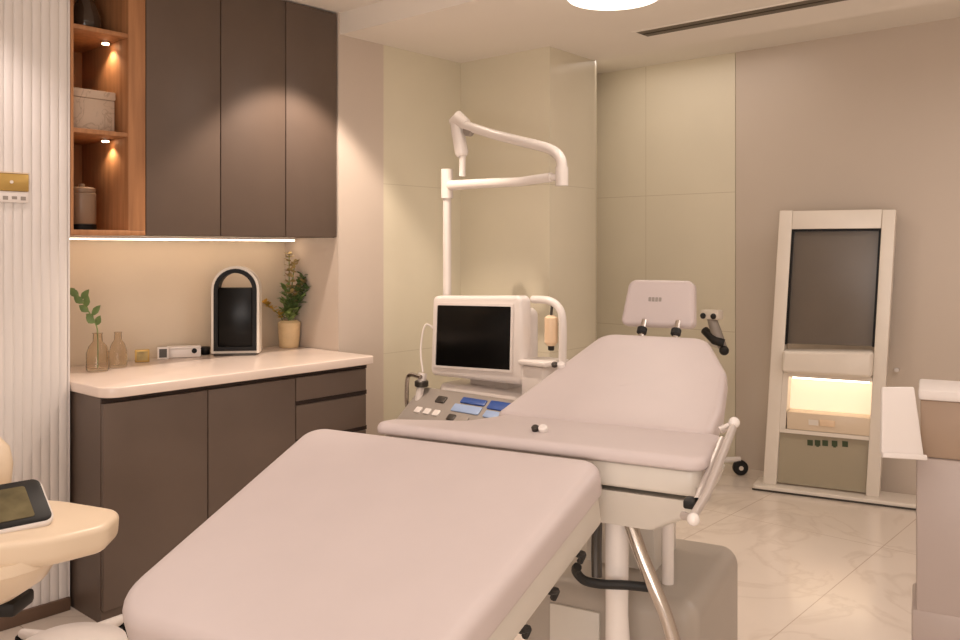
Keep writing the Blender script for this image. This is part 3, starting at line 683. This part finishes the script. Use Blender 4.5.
# ================================================================== white cart at the right edge
ct = thing('equipment_cart', 'white equipment cart with brown band and side tray at the right', 'cart', (-0.735, 2.815, 0), R(14))
link('body', B(0, 0.42, 0, 0.24, 0.06, 0.775, bev=0.008), M['cart'], ct)
link('brown_band', B(0.012, 0.42, 0.008, 0.235, 0.776, 0.946, bev=0.003), M['band'], ct)
link('top', B(0.006, 0.43, -0.004, 0.245, 0.947, 0.978, bev=0.008), M['white'], ct)
link('foot_panel', B(-0.012, 0.40, -0.004, 0.24, 0.06, 0.32, bev=0.01), M['cart'], ct)
b = nb()
v0 = [(-0.078, -0.067, 0.991), (0.0, 0.0, 0.988), (0.0, 0.0, 0.787), (-0.10, -0.087, 0.805)]
TT = T((-0.004, 0.0, 0.985)) @ Matrix.Rotation(R(27.25), 4, 'Z') @ Matrix.Rotation(R(-72), 4, 'X').inverted()
tr = link('side_tray', slab(nb(), [(-0.126, -0.195), (-0.003, -0.205), (0.0, 0.0), (-0.096, 0.0)], [0.006]*4, -0.016, 0.0, er=0.004, es=3, mtx=TT), M['white'], ct)
link('tray_lip', slab(nb(), [(-0.128, -0.207), (0.0, -0.215), (0.0, -0.2), (-0.126, -0.192)], 0.002, 0.0005, 0.012, er=0.002, er0=0, es=2, mtx=TT), M['white'], tr)
for x in (0.06, 0.36):
    for yy in (0.05, 0.19):
        link('caster', disc(nb(), (x, yy, 0.03), (1, 0, 0), 0.03, 0.025, bev=0.004), M['rubber'], ct)

# ================================================================== cream machine at the left edge
cm = thing('beauty_machine', 'cream beauty machine with tilted tablet and rounded wing at the left edge', 'beauty machine', (-2.68, 0.97, 0), R(41.25))
# local x = right in view, local y = away from camera
link('wing', slab(nb(), [(-0.50, -0.36), (-0.05, -0.34), (0.23, -0.14), (0.315, -0.02), (0.30, 0.13), (0.10, 0.18), (-0.50, 0.18)], [0.05, 0.15, 0.2, 0.07, 0.07, 0.2, 0.05], -0.085, 0.0, er=0.018, er0=0.035, es=6, mtx=T((0.0, 0, 0.632)) @ Matrix.Rotation(R(4), 4, 'Y')), M['cream'], cm)
link('bowl', lathe(nb(), [(0, 0.40), (0.07, 0.405), (0.15, 0.435), (0.21, 0.48), (0.24, 0.535), (0.235, 0.565), (0, 0.57)], 32, T((-0.08, -0.09, 0)) @ Matrix.Diagonal((1.15, 0.9, 1, 1))), M['cream'], cm)
b = nb(); tube(b, [(-0.03, -0.29, 0.49), (0.05, -0.262, 0.505), (0.12, -0.20, 0.545)], [0.004, 0.009, 0.004], 10, True, 5)
link('grip', b, M['cream'], cm)
TM = T((-0.034, -0.16, 0.682)) @ Matrix.Rotation(R(44), 4, 'Z') @ Matrix.Rotation(R(34), 4, 'X')
tb = link('tablet', slab(nb(), [(-0.24, -0.085), (0.235, -0.085), (0.235, 0.085), (-0.24, 0.085)], [0.03]*4, -0.025, 0.0, er=0.008, es=3, mtx=TM), M['white'], cm)
link('bezel', slab(nb(), [(-0.233, -0.079), (0.228, -0.079), (0.228, 0.079), (-0.233, 0.079)], [0.022]*4, 0.0003, 0.003, er=0.001, er0=0, es=2, mtx=TM), M['black'], tb)
link('display', slab(nb(), [(-0.20, -0.058), (0.185, -0.058), (0.185, 0.058), (-0.20, 0.058)], [0.008]*4, 0.0032, 0.0045, er=0.0005, er0=0, es=1, mtx=TM), M['tablet_screen'], tb)
link('tablet_mount', tube(nb(), [(-0.06, -0.12, 0.60), (-0.045, -0.14, 0.665)], 0.05, 14), M['cream'], cm)
link('knob', lathe(nb(), [(0, 0.66), (0.03, 0.66), (0.05, 0.69), (0.055, 0.75), (0.045, 0.80), (0.02, 0.83), (0, 0.835)], 24, T((-0.09, 0.12, 0))), M['cream'], cm)
link('stem', tube(nb(), [(-0.02, -0.02, 0.40), (-0.02, -0.02, 0.20), (-0.02, -0.02, 0.065), (0.02, 0.20, 0.07)], [0.028, 0.020, 0.022, 0.03], 14), M['chrome'], cm)
link('stem_collar', B(-0.075, 0.075, -0.07, 0.05, 0.365, 0.408, bev=0.012), M['rubber'], cm)
link('base', lathe(nb(), [(0, 0.055), (0.24, 0.055), (0.26, 0.07), (0.25, 0.10), (0.18, 0.125), (0.05, 0.145), (0, 0.146)], 40, T((0.034, 0.345, 0)) @ Matrix.Diagonal((0.7, 0.7, 1, 1))), M['white'], cm)
for k in range(5):
    a = R(76 + 72*k); x, y = 0.034 + 0.27*math.cos(a), 0.345 + 0.27*math.sin(a)
    link('base_leg', tube(nb(), [(0.034 + 0.12*math.cos(a), 0.345 + 0.12*math.sin(a), 0.09), (x, y, 0.078)], [0.03, 0.016], 12), M['white'], cm)
    c = link('caster', disc(nb(), (x, y, 0.032), (-math.sin(a), math.cos(a), 0), 0.032, 0.03, bev=0.005), M['rubber'], cm)
    link('caster_fork', B(x - 0.018, x + 0.018, y - 0.018, y + 0.018, 0.035, 0.075, bev=0.006), M['black'], c)

# ================================================================== ceiling fittings
t = thing('ceiling_lamp', 'round glowing ceiling lamp with bright ring above the treatment bed', 'lamp', (-1.93, 3.03, 2.475))
link('mount', lathe(nb(), [(0, -0.0005), (0.20, -0.0005), (0.205, -0.02), (0.19, -0.028), (0, -0.028)], 40), M['white'], t)
b = nb()
rr = [Vector((0.175*math.cos(2*math.pi*k/40), 0.175*math.sin(2*math.pi*k/40), -0.036)) for k in range(41)]
link('ring', tube(b, rr, 0.022, 10), M['lampring'], t)
link('diffuser', lathe(nb(), [(0, -0.0285), (0.14, -0.0285), (0.10, -0.045), (0, -0.05)], 32), M['lampring'], t)
l = bpy.data.lights.new('ceiling_lamp_light', 'AREA'); l.shape = 'DISK'; l.size = 0.36; l.energy = 4; l.color = (1.0, 0.87, 0.78)
o = bpy.data.objects.new('ceiling_lamp_light', l); C.objects.link(o); o.location = (-1.93, 3.03, 2.415)
t = thing('ceiling_vent', 'long dark slot air vent in the ceiling near the rear wall', 'vent', (-1.65, 3.82, 2.475))
link('slot', B(-0.62, 0.85, -0.058, 0.058, -0.003, -0.0005), M['olive'], t)
link('frame', (lambda b: (box(b, -0.635, 0.865, -0.072, -0.0585, -0.004, -0.0004), box(b, -0.635, 0.865, 0.0585, 0.072, -0.004, -0.0004), box(b, -0.635, -0.6205, -0.058, 0.058, -0.004, -0.0004), box(b, 0.8505, 0.865, -0.058, 0.058, -0.004, -0.0004), b)[-1])(nb()), M['ceil'], t)
link('blade', B(-0.615, 0.845, -0.006, 0.006, -0.0045, -0.0031), M['taupe_dark'], t)
